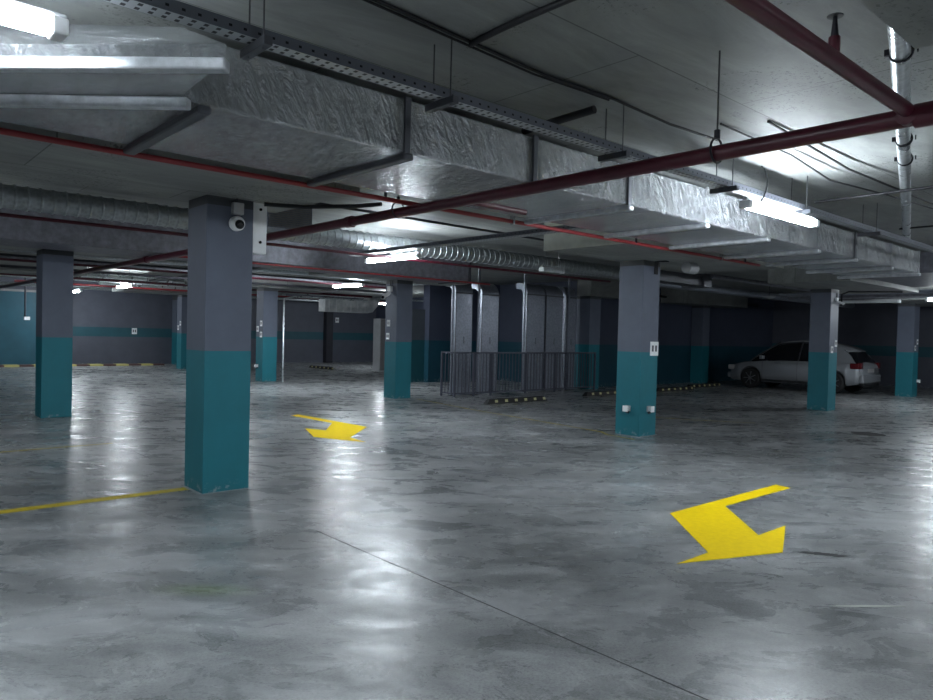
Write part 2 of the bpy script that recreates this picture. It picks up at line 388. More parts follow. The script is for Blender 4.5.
# ------------------------------------------------------------------ wheel stops
def stop0():
    t = thing('wheel_stop', '', 'wheel stop', (0, 0, 0), 0, 'black rubber wheel stops')
    prof = [(-.075, 0), (.075, 0), (.05, .1), (-.05, .1)]; Ln = 1.83
    mb = MB(); v = [(0, y, z) for y, z in prof]+[(Ln, y, z) for y, z in prof]
    v = [(0 if z == 0 else .09, y, z) for y, z in prof]+[(Ln if z == 0 else Ln-.09, y, z) for y, z in prof]
    mb.add(v, [(3, 2, 1, 0), (4, 5, 6, 7), (0, 1, 5, 4), (1, 2, 6, 5), (2, 3, 7, 6), (3, 0, 4, 7)])
    mb.build('body', M['black'], t, bevel=.008)
    t.scale = (1.07, 1, 1)
    for k in range(6):
        x = .23+k*.29
        r = MB().add([(x, -.074, .03), (x+.08, -.074, .03), (x+.08, -.058, .085), (x, -.058, .085), (x, -.064, .03), (x+.08, -.064, .03), (x+.08, -.048, .085), (x, -.048, .085)],
                     [(0, 1, 2, 3), (7, 6, 5, 4), (0, 4, 5, 1), (1, 5, 6, 2), (2, 6, 7, 3), (3, 7, 4, 0)])
        r.build('reflector', M['reflector'], t)
    return t
st = stop0(); st.location = (10.62, 11.22, 0); st['label'] = 'black wheel stop with yellow patches in front of the railing'
dup(st, (14.35, 11.5, 0), 'black wheel stop partly hidden behind the socket column')
dup(st, (17.55, 11.5, 0), 'black wheel stop just right of the socket column')
dup(st, (20.0, 11.95, 0), 'black wheel stop nearest the front of the silver car')
dup(st, (14.68, 25.95, 0), 'distant wheel stop below the short bright ribbed duct', -PI/2)

# kerb along back wall
tag(MB().box(0, 0, 0, 5.6, .5, .06).build('striped_kerb', M['kerb'], loc=(4.3, 28.9, 0)), 'low yellow and brown striped kerb along the far left wall', 'kerb')

# ------------------------------------------------------------------ lights
def lamp0(lit=True):
    t = thing('ceiling_lamp', '', 'lamp', group='fluorescent batten lamps')
    MB().box(0, -.022, .062, 1.45, .022, .092).build('housing', M['offwhite'], t, bevel=.01)
    MB().box(.06, -.045, 0, 1.39, .045, .062).build('diffuser', M['tube' if lit == 1 else 'tube_dim' if lit == 2 else 'off'], t, bevel=.015)
    for x in (0, 1.39): MB().box(x, -.052, -.004, x+.06, .052, .064).build('end_cap', M['white'], t, bevel=.008)
    for x in (.3, 1.15): MB().tube([(x, 0, .09), (x, 0, .5)], .004, 6).build('suspension_wire', M['rod'], t)
    return t
LZ = 1.5+1.26*K
l1 = lamp0(1); l1.location = (6.42*K, 3.3*K, LZ); l1['label'] = 'lit tube lamp hanging under the cable tray on the right'
for c in [c for c in l1.children if c.name.startswith('suspension')]: c.scale = (1, 1, .25)
dup(l1, (-.79*K, 3.56*K, LZ), 'very bright tube lamp in the top left corner')
dup(l1, (7.33*K, 9.4*K, LZ), 'lit tube lamp in front of the fuzzy duct above the middle column', PI/2)
dup(l1, (-1.9, .2, LZ), 'unseen lit tube lamp added just beyond the left edge near the viewpoint')  # unseen lamp, added to brighten the near left floor
dup(l1, (-.5, -4.2, LZ), 'unseen lit tube lamp added behind the viewpoint on the left')  # guessed lamp out of view, added as foreground light
dup(l1, (6.42, -3.2, LZ), 'unseen lit tube lamp added beyond the right edge near the viewpoint')  # guessed lamp out of view, placed for the glow on the right floor
l2 = lamp0(2); l2.location = (6.6, 22.0, 2.66); l2.rotation_euler = (0, 0, PI/2); l2['label'] = 'brighter of the two distant lit lamps by the far left wall'
dup(l2, (6.5, 27.3, 2.66), 'smaller distant lit lamp next to the leftmost column', PI/2)
dup(l2, (7.3, 16.0, 2.66), 'unseen lit lamp added behind the nearest column', PI/2)  # added lamp, kept behind the column to lift the background
dup(l2, (19.85, 4.05, 2.58), 'lit lamp just inside the right edge above the rightmost column', PI/2)
dup(l2, (12.0, .1, 2.66), 'unseen lit tube lamp added beyond the right edge', 0)  # guessed lamp out of view, placed for the glare on the foil duct
dup(l2, (14.4, -3.2, 2.66), 'unseen lit tube lamp added far beyond the right edge', 0)  # extra unseen lamp, added to lift the dim right side
dup(l2, (22.6, -1.5, 2.66), 'unseen lit tube lamp added deep in the right part of the garage', 0)  # added out of view to bring light towards the car
dup(l2, (10.2, 15.4, 2.68), 'small distant lit lamp in front of the short ribbed duct', PI/2)
dup(l2, (-1.6, 9.4, 2.66), 'unseen lit tube lamp added beyond the left edge before the leftmost column', PI/2)  # added out of view to light the leftmost column's face
dup(l2, (16.8, 24.3, 2.66), 'lit tube lamp added out of sight near the back wall', 0)  # guessed lamp added where it stays hidden, light for the far end
l3 = lamp0(0); l3.location = (20.35, 6.2, 2.58); l3.rotation_euler = (0, 0, PI/2); l3['label'] = 'unlit tube lamp above the rear of the silver car'
dup(l3, (8.95, 8.16, 2.6), 'short unlit lamp left of the socket column top', 0).scale = (.38, 1, 1)

# ------------------------------------------------------------------ main foil duct
FX = [1.5, 2.87, 4.12, 5.37, 6.7, 8.05, 9.45, 10.7, 12.15, 13.45]
base = (1.5, 3.86, 2.7)
duct = thing('foil_duct', 'long foil-wrapped rectangular duct crossing the whole ceiling', 'duct', base)
plan = [(1.5, 3.86), (1.36, 3.80), (-.05, 5.06), (13.55, 5.06), (13.55, 3.86)]
MB().prism([(x-base[0], y-base[1]) for x, y in plan], 0, .36).build('duct_body', M['foil'], duct, bevel=.015)
wz = [(1.36, 3.80), (1.32, 3.13), (-.6, 5.06), (-.05, 5.06)]; wt = [.36, .07, .07, .36]
MB().add([(x-base[0], y-base[1], 0) for x, y in wz]+[(x-base[0], y-base[1], h) for (x, y), h in zip(wz, wt)],
         [(0, 1, 2, 3), (7, 6, 5, 4)]+[(i, (i+1) % 4, 4+(i+1) % 4, 4+i) for i in range(4)]).build('tapered_end', M['foil'], duct)
for i, x in enumerate(FX):
    m = M['foil'] if i in (0, 4, 5, 6, 8, 9) else M['slotbeam']
    mb = MB().box(x-base[0]-.03, -.018, -.005, x-base[0]+.03, 1.22, .0) if False else MB().box(x-base[0]-.025, -.02, -.008, x-base[0]+.025, -.001, .37)
    mb.build('flange', m, duct, bevel=.004)
for i, x in enumerate(FX):
    x = x-base[0]
    MB().box(x-.04, -.04, -.05, x+.04, 1.26, -.002).build('support_bar', M['barfoil'] if i > 2 else M['slotbeam'], duct, bevel=.015)
for a, b_ in (((1.32, 3.11), (-.6, 5.0)), ((1.40, 3.78), (.05, 5.06))):
    MB().bar((a[0]-base[0], a[1]-base[1], -.03), (b_[0]-base[0], b_[1]-base[1], -.03), 0.07, .055).build('support_bar', M['barfoil'], duct, bevel=.01)
# foil end box on the right
tag(MB().box(0, 0, 0, 3.2, 1.3, .35).build('duct_box', M['fuzz'], loc=(13.6, 3.62, 2.71), bevel=.01), 'dark insulated box at the right end of the foil duct', 'duct')

# ------------------------------------------------------------------ cable trays
def tray(a, b_, w, h, axis, label):
    ln = (b_-a); t = thing('cable_tray', label, 'cable tray')
    d = (ln, 0) if axis == 'X' else (0, ln)
    m = M['slotx'] if axis == 'X' else M['sloty']
    def bx(u0, v0, z0, u1, v1, z1, name, mm):
        (MB().box(u0, v0, z0, u1, v1, z1) if axis == 'X' else MB().box(v0, u0, z0, v1, u1, z1)).build(name, mm, t)
    bx(0, 0, 0, ln, w, .003, 'tray_bottom', m)
    bx(0, -.002, 0, ln, .001, h, 'side_rail', M['slotd'])
    bx(0, w-.001, 0, ln, w+.002, h, 'side_rail', M['slotd'])
    return t
def slotd(axis):
    m, nt, b = newmat('dark_slotted_rail')
    v = coords(nt); sp = N(nt, 'ShaderNodeSeparateXYZ'); L(nt, v, sp.inputs[0])
    ad = N(nt, 'ShaderNodeMath', operation='ADD'); L(nt, sp.outputs['X'], ad.inputs[0]); L(nt, sp.outputs['Y'], ad.inputs[1])
    p = N(nt, 'ShaderNodeMath', operation='PINGPONG'); L(nt, ad.outputs[0], p.inputs[0]); p.inputs[1].default_value = .035
    l = N(nt, 'ShaderNodeMath', operation='LESS_THAN'); L(nt, p.outputs[0], l.inputs[0]); l.inputs[1].default_value = .008
    z1 = N(nt, 'ShaderNodeMath', operation='COMPARE'); L(nt, sp.outputs['Z'], z1.inputs[0]); z1.inputs[1].default_value = .025; z1.inputs[2].default_value = .006
    mu = N(nt, 'ShaderNodeMath', operation='MULTIPLY'); L(nt, l.outputs[0], mu.inputs[0]); L(nt, z1.outputs[0], mu.inputs[1])
    L(nt, mixc(nt, mu.outputs[0], (.13, .14, .165), (.006, .006, .008)), b.inputs['Base Color'])
    b.inputs['Metallic'].default_value = .6; b.inputs['Roughness'].default_value = .42
    return m
M['slotd'] = slotd('X')
TZ = 1.5+1.46*K
t1 = tray(-2.5, 13.4, .095, .055, 'X', 'perforated steel cable tray running along the front of the foil duct'); t1.location = (-2.5, 3.42*K, TZ)
t2 = tray(5.2, 9.95, .16, .05, 'Y', 'perforated cable tray crossing above the round duct toward the middle lamp'); t2.location = (6.3, 5.2, 2.735)
def hanger0(w):
    t = thing('tray_hanger', '', 'hanger', group='threaded rod tray hangers')
    for y in (-.03, w+.03): MB().tube([(0, y, -.05), (0, y, SLAB-TZ)], .0045, 6).build('rod', M['rod'], t)
    MB().box(-.022, -.08, -.045, .022, w+.08, -.003).build('crossbar', M['slotbeam'], t, bevel=.003)
    return t
h0 = hanger0(.095)
HX = [(1.62, 'left of the near dark duct flange, top left of centre'), (2.85, 'second from the left along the duct tray'), (4.62, 'nearest the red main pipe, third along the duct tray'),
      (6.35, 'at the left end of the right lamp'), (7.98, 'at the right end of the right lamp'), (10.1, 'furthest right on the duct tray')]
for i, (x, l) in enumerate(HX):
    lb = 'thin rod pair holding the tray, '+l
    if i == 0: h0.location = (x*K, 3.42*K, TZ); h0['label'] = 'thin rod pair holding the perforated tray, nearest the top left lamp'
    else: dup(h0, (x*K, 3.42*K, TZ), lb)
# cables lying in the tray
pipe('tray_cable', [(x, 3.42*K+.05+.012*math.sin(x*2.3), TZ+.03+.008*math.sin(x*3.1)) for x in [i*.4-2.4 for i in range(39)]], .012, M['cable'], 'black cable lying in the long perforated tray', 'cable', seg=6)

# ------------------------------------------------------------------ sprinkler pipes
MX = 3.87
mp = thing('fire_main_pipe', 'thick dark red main pipe running diagonally under the foil duct', 'pipe', (MX, -3, 2.594))
MB().tube([(0, 0, 0), (0, 31, 0)], .046, 16).build('pipe_run', M['red'], mp)
for y in (4.1, 9.1, 15.2): MB().tube([(0, y-.045, 0), (0, y+.045, 0)], .058, 16).build('coupling', M['red'], mp)
MB().tube([(-.055, 4.17, .0), (0, 4.17, 0)], .045, 14).build('branch_socket', M['red'], mp)
br = thing('sprinkler_branch_pipe', 'dark red branch pipe with an upright sprinkler, top right', 'pipe', (MX-.05, 1.17, 2.62))
MB().tube([(0, 0, 0), (-5.2, 0, 0)], .034, 14).build('pipe_run', M['red'], br)
MB().tube([(-.86, 0, .03), (-.86, 0, .09)], .022, 10).build('sprinkler_socket', M['red'], br)
MB().tube([(-.86, 0, .09), (-.86, 0, .17)], [.016, .008], 8).build('sprinkler_head', M['darksteel'], br)
MB().tube([(-.86, 0, .17), (-.86, 0, .174)], .03, 12).build('deflector', M['rod'], br)
sb = thing('sprinkler_line', 'thin bright red pipe running left to right below the foil duct', 'pipe', (-2, 5.13, 2.665))
MB().tube([(0, 0, 0), (12.6, .05, 0)], .021, 12).build('pipe_run', M['red2'], sb)
for x in (5.62, 9.35, 12.1): MB().tube([(x, .02, 0), (x, .02, .085)], .014, 8).build('sprinkler_socket', M['darksteel'], sb)
for x in (7.2, 11.4): MB().box(x-.012, -.005, -.028, x+.012, .045, .06).build('pipe_clip', M['chrome'], sb)
pipe('red_pipe_stub', [(3.9, 4.42, 2.60), (4.3, 4.42, 2.60), (4.62, 4.42, 2.60)], .026, M['red'], 'short dark red pipe stub beside the main pipe under the duct')
pipe('thin_black_pipe', [(2.9, 7.7, 3.05), (8.0, 7.76, 3.05), (12.0, 7.85, 3.05)], .018, M['darksteel'], 'thin black pipe under the bright ceiling right of the nearest column')
pipe('red_far_pipe', [(-1.5, 9.25, 2.69), (9.4, 9.25, 2.69), (12.3, 9.25, 2.69)], .022, M['red'], 'thin dark red pipe just below the round spiral duct')
pipe('red_low_pipe', [(4.0, 11.42, 2.62), (10.4, 11.42, 2.62), (10.9, 11.45, 2.62)], .018, M['red2'], 'thin red pipe along the bottom edge of the fuzzy duct')
def clevis(x, y, z, R, label):
    t = thing('pipe_hanger', label, 'hanger', (x, y, z), group='pipe hangers')
    ring = [(0 if False else R*math.sin(a), 0, R*math.cos(a)) for a in [i*2*PI/20 for i in range(21)]]
    MB().tube(ring, .007, 6, caps=False).build('ring', M['darksteel'], t)
    MB().tube([(0, 0, R+.0), (0, 0, R+.05)], .018, 8).build('nut', M['darksteel'], t)
    MB().tube([(0, 0, R+.03), (0, 0, SLAB-z)], .005, 6).build('rod', M['rod'], t)
clevis(MX, 2.17, 2.61, .07, 'clevis and rod holding the main red pipe above the right lamp')
clevis(MX, 5.3, 2.62, .07, 'clevis holding the main red pipe where the thin red pipe crosses')
clevis(MX, 9.0, 2.6, .056, 'distant clevis on the main red pipe behind the nearest column')
pipe('galvanised_pipe', kp((4.0, 1.28, 3.17), (4.32, 1.37, 3.17), (9.0, 2.73, 3.17), (12.85, 3.86, 3.17)), .048, M['galv_b'], 'shiny galvanised pipe hung from the ceiling near the right edge', seg=16)
for k, (x, y) in enumerate(((4.55, 1.43), (5.9, 1.83), (6.5, 2.0), (7.2, 2.2))):
    t = thing('pipe_clamp', 'dark clamp on the shiny galvanised pipe, '+('nearest', 'second nearest', 'third nearest', 'furthest')[k], 'clamp', (x*K, y*K, 1.5+1.67*K), math.atan2(2.66, 9.2), group='clamps on the galvanised pipe')
    MB().tube([(0, .053*math.sin(a), .053*math.cos(a)) for a in [i*2*PI/20 for i in range(21)]], .007, 6, caps=False).build('band', M['darksteel'], t)
    for s in (-1, 1): MB().box(-.012, s*.058-.012, -.012, .012, s*.058+.02*s, .02).build('lug', M['darksteel'], t)
    MB().tube([(0, 0, .05), (0, 0, .142)], .005, 6).build('rod', M['rod'], t)
# short round duct at right edge
def ribbed(p0, p1, r, pitch, name, mat, label, rib=.008, seg=28):
    p0 = Vector(p0); p1 = Vector(p1); d = p1-p0; ln = d.length; t = d/ln; pts = []; rs = []
    o = tuple(p0); mb = MB().tube([(0, 0, 0), tuple(d*.5), tuple(d)], r, seg)
    s = pitch/2
    while s < ln:
        mb.tube([tuple(t*(s-.016)), tuple(t*(s-.009)), tuple(t*(s+.009)), tuple(t*(s+.016))], [r-.001, r+rib, r+rib, r-.001], seg, caps=False); s += pitch
    return tag(mb.build(name, mat, loc=o), label, 'duct')
ribbed((5.75, 1.35, 2.98), (7.6, .1, 2.98), .13, .22, 'round_duct', M['galv_b'], 'short shiny round duct at the right edge below the main pipe')

# ------------------------------------------------------------------ ceiling conduits and cables
pipe('ceiling_conduit', kc(*(bez((2.88, 3.24, 3.25), (2.84, 2.9, 3.25), (2.86, 2.3, 3.25), 6)+[(2.9, 1.6, 3.25)])), .018, M['cable'], 'thick black conduit along the ceiling at the top centre', 'conduit')
pipe('ceiling_cable', kc(*([(1.2, 3.13, 3.26), (2.85, 3.24, 3.27), (3.6, 3.27, 3.25), (4.3, 3.25, 3.28), (5.0, 3.22, 3.22), (5.75, 3.22, 3.24)])), .011, M['cable'], 'black ceiling cable running from the top centre to the main pipe rod', 'cable', seg=6)
pipe('ceiling_cable', kc(*([(1.2, 3.17, 3.27), (2.6, 3.27, 3.275), (3.5, 3.31, 3.25), (4.3, 3.29, 3.28)])), .008, M['cable'], 'thinner black cable beside the top centre ceiling cable', 'cable', seg=6)
pipe('corrugated_hose', kc(*([(4.3, 3.42, 3.22), (4.27, 3.7, 3.2), (4.3, 4.15, 3.2)])), .03, M['cable'], 'short thick black hose on the ceiling above the perforated tray', 'conduit')
pipe('ceiling_cable', kc(*([(5.4, 3.0, 3.27), (6.6, 2.95, 3.22), (7.6, 3.0, 3.16), (9.0, 2.9, 3.2), (11.0, 2.85, 3.27)])), .009, M['cable'], 'sagging black cable above the right lamp', 'cable', seg=6)
pipe('ceiling_cable', kc(*([(5.6, 2.7, 3.28), (7.4, 2.75, 3.2), (9.6, 2.6, 3.14), (12.0, 2.9, 3.2), (14, 3, 3.27)])), .011, M['cable'], 'lower sagging black cable reaching the galvanised pipe', 'cable', seg=6)
pipe('ceiling_conduit', kc(*([(8.1, 3.35, 3.05), (8.1, 1.0, 3.08), (8.1, -1.5, 3.08)])), .014, M['cable'], 'straight black conduit from the right lamp end to the right edge', 'conduit', seg=8)
pipe('ceiling_conduit', kc(*([(11.0, 3.4, 3.1), (11.0, .5, 3.1)])), .012, M['cable'], 'lower straight black conduit beside the galvanised pipe', 'conduit', seg=8)
pipe('drooping_cable', kc(*(bez((6.98, 3.42, 3.28), (7.0, 3.3, 3.1), (6.75, 3.3, 2.86), 8))), .007, M['cable'], 'black lead dropping to the right lamp', 'cable', seg=6)

# ------------------------------------------------------------------ round spiral duct and fuzzy duct
ribbed((-2, 9.57, 2.943), (14.2, 9.57, 2.943), .134, .13, 'spiral_duct', M['galv'], 'long ribbed round duct behind the nearest column', .011)
ins = thing('insulated_duct', 'large fuzzy insulated rectangular duct behind the middle lamp', 'duct', (-2, 11.5, 2.655))
MB().box(0, 0, 0, 12.3, 1.0, .46).build('duct_body', M['fuzz'], ins, bevel=.01)
MB().box(12.3, -.02, -.02, 12.36, 1.02, .47).build('flange', M['slotbeam'], ins)
# louvre box
g = thing('louvre_grille', 'grey louvred vent box right of the nearest column', 'vent', (4.05, 8.27, 2.78))
MB().box(0, 0, 0, .62, .45, .30).build('vent_box', M['galv_d'], g, bevel=.005)
for z in range(11):
    MB().box(.02, -.018, .015+z*.026, .60, -.001, .027+z*.026).build('slat', M['grey'], g)
tag(MB().tube([(0, 0, 0), (0, 0, .03), (0, 0, .045)], [.05, .05, .02], 14).build('sprinkler_rose', M['brass'], loc=(3.62, 8.0, 2.66)), 'small brassy round fitting right of the white box on the nearest column', 'fitting')
pipe('fitting_drop_rod', [(3.62, 8.0, 2.7), (3.62, 8.0, SLAB)], .006, M['rod'], 'thin rod holding the brassy fitting', 'rod', seg=6)

# ------------------------------------------------------------------ things on the nearest column
cam = thing('security_camera', 'white dome camera on the face of the nearest column', 'camera', (2.80, 6.36, 2.47))
MB().box(-.05, -.06, .08, .055, -.0, .19).build('junction_box', M['offwhite'], cam, bevel=.008)
MB().tube([(0, 0, 0), (0, -.05, 0), (0, -.055, 0)], [.068, .068, .05], 24).build('housing', M['white'], cam)
MB().tube([(.012, -.05, -.008), (.012, -.075, -.012), (.012, -.085, -.014)], [.044, .04, .02], 18).build('lens', M['lens'], cam)
MB().tube([(0, -.02, .19), (0, -.02, .42)], .008, 8).build('conduit', M['darksteel'], cam)
pb = thing('wall_box', 'tall narrow pale box fixed to the right side of the nearest column', 'electrical box', (2.975, 6.40, 2.22))
MB().box(0, 0, 0, .155, .1, .60).build('case', M['white'], pb, bevel=.012)
for z in (.11, .42): MB().tube([(.085, 0, z), (.085, -.012, z)], .014, 10).build('screw', M['lens'], pb)
pipe('bundled_cables', [(3.0, 6.2, 2.66), (3.35, 6.1, 2.67), (3.7, 5.75, 2.685), (3.82, 5.5, 2.69)], .02, M['cable'], 'grey cable bundle above the pale box on the nearest column', 'cable')

# plates and sockets on other columns
def plate0():
    t = thing('bay_plate', '', 'sign', group='small white bay number plates')
    MB().box(-.06, -.006, -.075, .06, 0, .075).build('board', M['white'], t)
    for x in (-.026, .022): MB().box(x-.012, -.008, -.03, x+.014, -.0055, .035).build('mark', M['slotbeam'], t)
    return t
pl = plate0()
def faceX(x, y, z): return (x, y, z), -PI/2
def faceY(x, y, z): return (x, y, z), 0
PL = [(faceY(9.575, 6.32, 1.35), 1.45, 'white bay plate on the column with two sockets'),
      (faceX(9.598, 13.42, 1.72), 1, 'upper white plate on the column behind the middle lamp'),
      (faceX(9.598, 13.44, 1.42), 1, 'lower white plate on the column behind the middle lamp'),
      (faceY(16.80, 6.385, 1.50), 1, 'upper right white plate on the column before the car'),
      (faceY(16.60, 6.385, 1.36), 1, 'lower left white plate on the column before the car'),
      (faceY(23.62, 6.722, 1.6), 1, 'upper white plate on the rightmost column'),
      (faceY(23.45, 6.722, 1.42), 1, 'lower white plate on the rightmost column'),
      (faceX(9.322, 19.32, 1.68), 1.1, 'top plate of three on the distant column right of the nearest one'),
      (faceX(9.322, 19.54, 1.52), 1.1, 'middle plate of three on the distant column right of the nearest one'),
      (faceX(9.322, 19.32, 1.36), 1.1, 'bottom plate of three on the distant column right of the nearest one'),
      (faceX(9.55, 26.3, 1.66), 1.1, 'upper plate on the far thin column left of the nearest one'),
      (faceX(9.55, 26.5, 1.5), 1.1, 'lower plate on the far thin column left of the nearest one'),
      (faceY(9.09, 30, 1.32), 1.6, 'small white plate on the far left wall above the teal stripe'),
      (faceY(18.4, 30, 2.05), 1.6, 'small grey plate on the far wall under the bright ribbed duct')]
for i, ((loc, rz), sc, lb) in enumerate(PL):
    r = pl if i == 0 else dup(pl, loc, lb, rz)
    r.location = loc; r.rotation_euler = (0, 0, rz); r['label'] = lb; r.scale = (sc*(1.25 if i == 0 else 1), 1, sc)
def socket0():
    t = thing('wall_socket', '', 'socket', group='white wall sockets')
    MB().box(-.05, -.012, -.045, .05, 0, .045).build('back_plate', M['offwhite'], t, bevel=.004)
    v = [(-.03, -.012, -.02), (.03, -.012, -.02), (.03, -.012, .04), (-.03, -.012, .04), (-.05, -.08, -.05), (.05, -.08, -.05), (.05, -.08, .045), (-.05, -.08, .045)]
    MB().add(v, [(3, 2, 1, 0), (4, 5, 6, 7), (0, 1, 5, 4), (1, 2, 6, 5), (2, 3, 7, 6), (3, 0, 4, 7)]).build('outlet', M['white'], t, bevel=.005)
    MB().box(-.02, -.03, -.075, .02, -.005, -.045).build('cable_gland', M['darksteel'], t)
    return t
so = socket0(); so.location = (9.234, 6.53, .42); so.rotation_euler = (0, 0, -PI/2); so['label'] = 'left of two white sockets low on the middle right column'
dup(so, (9.47, 6.32, .42), 'right of two white sockets low on the middle right column', 0)
dup(so, (9.322, 19.5, .45), 'white socket low on the distant column right of the nearest one', -PI/2)
dup(so, (23.70, 6.722, .46), 'white socket low on the rightmost column', 0)
def bullet(loc, rz, label):
    t = thing('bullet_camera', label, 'camera', loc, rz, 'white bullet cameras')
    MB().box(-.06, -.08, .02, .06, 0, .14).build('junction_box', M['white'], t, bevel=.01)
    MB().tube([(0, -.04, 0), (.03, -.1, -.03), (.10, -.3, -.12)], [.03, .045, .045], 14).build('body', M['white'], t)
    MB().tube([(.10, -.3, -.12), (.104, -.31, -.124)], .035, 14).build('lens', M['lens'], t)
    MB().tube([(0, -.03, .14), (0, -.03, .35)], .012, 8).build('conduit', M['darksteel'], t)
bullet((9.598, 13.34, 2.42), -PI/2, 'white camera near the top of the column behind the middle lamp')
bullet((16.72, 6.385, 2.44), 0, 'pale camera near the top of the column before the car')
bpy.data.objects['bullet_camera.001'].scale = (.55, .55, .55)

# electrical bits near C2 top : hanging half-round cover
t = thing('speaker_horn', 'pale half-round fitting hanging right of the socket column top', 'fitting', (9.9, 6.0, 2.62))
MB().tube([(0, 0, .0), (.24, 0, 0), (.26, 0, 0)], [.085, .085, .03], 18).build('shell', M['offwhite'], t)
MB().box(.02, -.02, .06, .2, .02, .1).build('bracket', M['darksteel'], t)
for k in range(3):
    pipe('column_cable', [(9.5+k*.035, 6.3, 2.5), (9.5+k*.035, 6.29, 2.7), (9.5+k*.03, 6.1, 2.69)], .011, M['cable'], 'black cable clipped at the top right of the socket column', 'cable', 'cables at the socket column top', 6)

# electric cabinet
cb = thing('electric_cabinet', 'pale tall electrical cabinet half hidden by the column behind the middle lamp', 'cabinet', (15.35, 22.0, 0))
MB().box(0, 0, .05, 1.2, .45, 2.02).build('case', M['offwhite'], cb, bevel=.01)
MB().box(.03, -.015, .09, .58, -.001, 1.98).build('door', M['grey'], cb); MB().box(.62, -.015, .09, 1.17, -.001, 1.98).build('door', M['grey'], cb)
for z in (.7, 1.35): MB().box(.40, -.02, z, .52, -.015, z+.32).build('window_strip', M['lens'], cb)

# ------------------------------------------------------------------ railing with vertical ducts
ry = 12.82; x0, x1 = 11.12, 16.45
rl = thing('railing', 'dark steel railing with thin vertical bars round the floor ducts', 'railing', (x0, ry, 0))
MB().box(0, -.02, 1.04, x1-x0, .02, 1.08).build('top_rail', M['rail'], rl, bevel=.004)
MB().box(0, -.015, .07, x1-x0, .015, .10).build('bottom_rail', M['rail'], rl)
MB().box(-.02, 0, 1.04, .02, .48, 1.08).build('top_rail', M['rail'], rl); MB().box(-.015, 0, .07, .015, .48, .10).build('bottom_rail', M['rail'], rl)
for x in (0, .62, 1.2, 2.45, 3.6, x1-x0): MB().box(x-.022, -.022, 0, x+.022, .022, 1.08).build('post', M['rail'], rl)
MB().box(-.022, .46, 0, .022, .50, 1.08).build('post', M['rail'], rl)
n = int((x1-x0)/.115)
for i in range(1, n):
    x = i*.115; MB().box(x-.009, -.009, .08, x+.009, .009, 1.05).build('baluster', M['rail'], rl)
for i in range(1, 4): MB().box(-.009, i*.115-.009, .08, .009, i*.115+.009, 1.05).build('baluster', M['rail'], rl)
def riser(xa, xb, zt, label, y=13.3, mat='galv_d'):
    w = xb-xa; t = thing('vertical_duct', label, 'duct', (xa, y, 0), group='vertical ducts behind the railing')
    D = .16; R = .16; prof = [(0, 0)]
    z0 = zt-D-R
    pts = [(0, .0), (0, z0)]+[(R+D-(R+D)*math.cos(a), z0+(R+D)*math.sin(a)) for a in [i*PI/16 for i in range(1, 9)]]
    inn = [(D, 0), (D, z0)]+[(D+R-R*math.cos(a), z0+R*math.sin(a)) for a in [i*PI/16 for i in range(1, 9)]]
    pts.append((.42, zt)); inn.append((.42, zt-D))
    v = []; f = []
    for (a, b_), (c, d) in zip(pts, inn): v += [(0, a, b_), (w, a, b_), (w, c, d), (0, c, d)]
    for i in range(len(pts)-1):
        o = i*4
        for k in range(4): f.append((o+k, o+(k+1) % 4, o+4+(k+1) % 4, o+4+k))
    f += [(3, 2, 1, 0), tuple(len(v)-4+k for k in range(4))]
    MB().add(v, f).build('duct_run', M[mat], t)
    for z in (z0-.02,):
        MB().box(-.025, -.025, z, w+.025, -.0, z+.035).build('flange', M['slotbeam'], t)
    MB().box(-.012, -.012, 0, .004, .0, z0).build('edge_angle', M['slotbeam'], t)
    MB().box(w*.5-.01, -.012, 1.28, w*.5+.01, 0, 1.45).build('handle', M['chrome'], t)
riser(11.53, 12.08, 2.85, 'leftmost vertical steel duct behind the railing')
riser(12.41, 13.0, 2.85, 'vertical steel duct behind the railing, second from the left with a bright spot')
riser(14.07, 14.78, 2.95, 'third vertical steel duct behind the railing, left of a touching pair')
riser(14.84, 15.55, 2.95, 'fourth vertical steel duct behind the railing, right of a touching pair')
riser(15.74, 16.12, 2.95, 'narrow rightmost vertical steel duct behind the railing')
for i, (x, l) in enumerate(((11.34, 'left of the leftmost duct'), (12.2, 'between the first two ducts'), (13.86, 'left of the touching pair of ducts'), (15.68, 'right of the touching pair of ducts'))):
    t = thing('steel_upright', 'slim steel upright from floor to ceiling '+l, 'post', (x, 13.2, 0), group='slim steel uprights behind the railing')
    MB().box(-.03, -.02, 0, .03, .02, SLAB).build('strut', M['galv_d'], t)
    MB().box(-.07, -.05, 0, .07, .05, .012).build('foot_plate', M['slotbeam'], t)

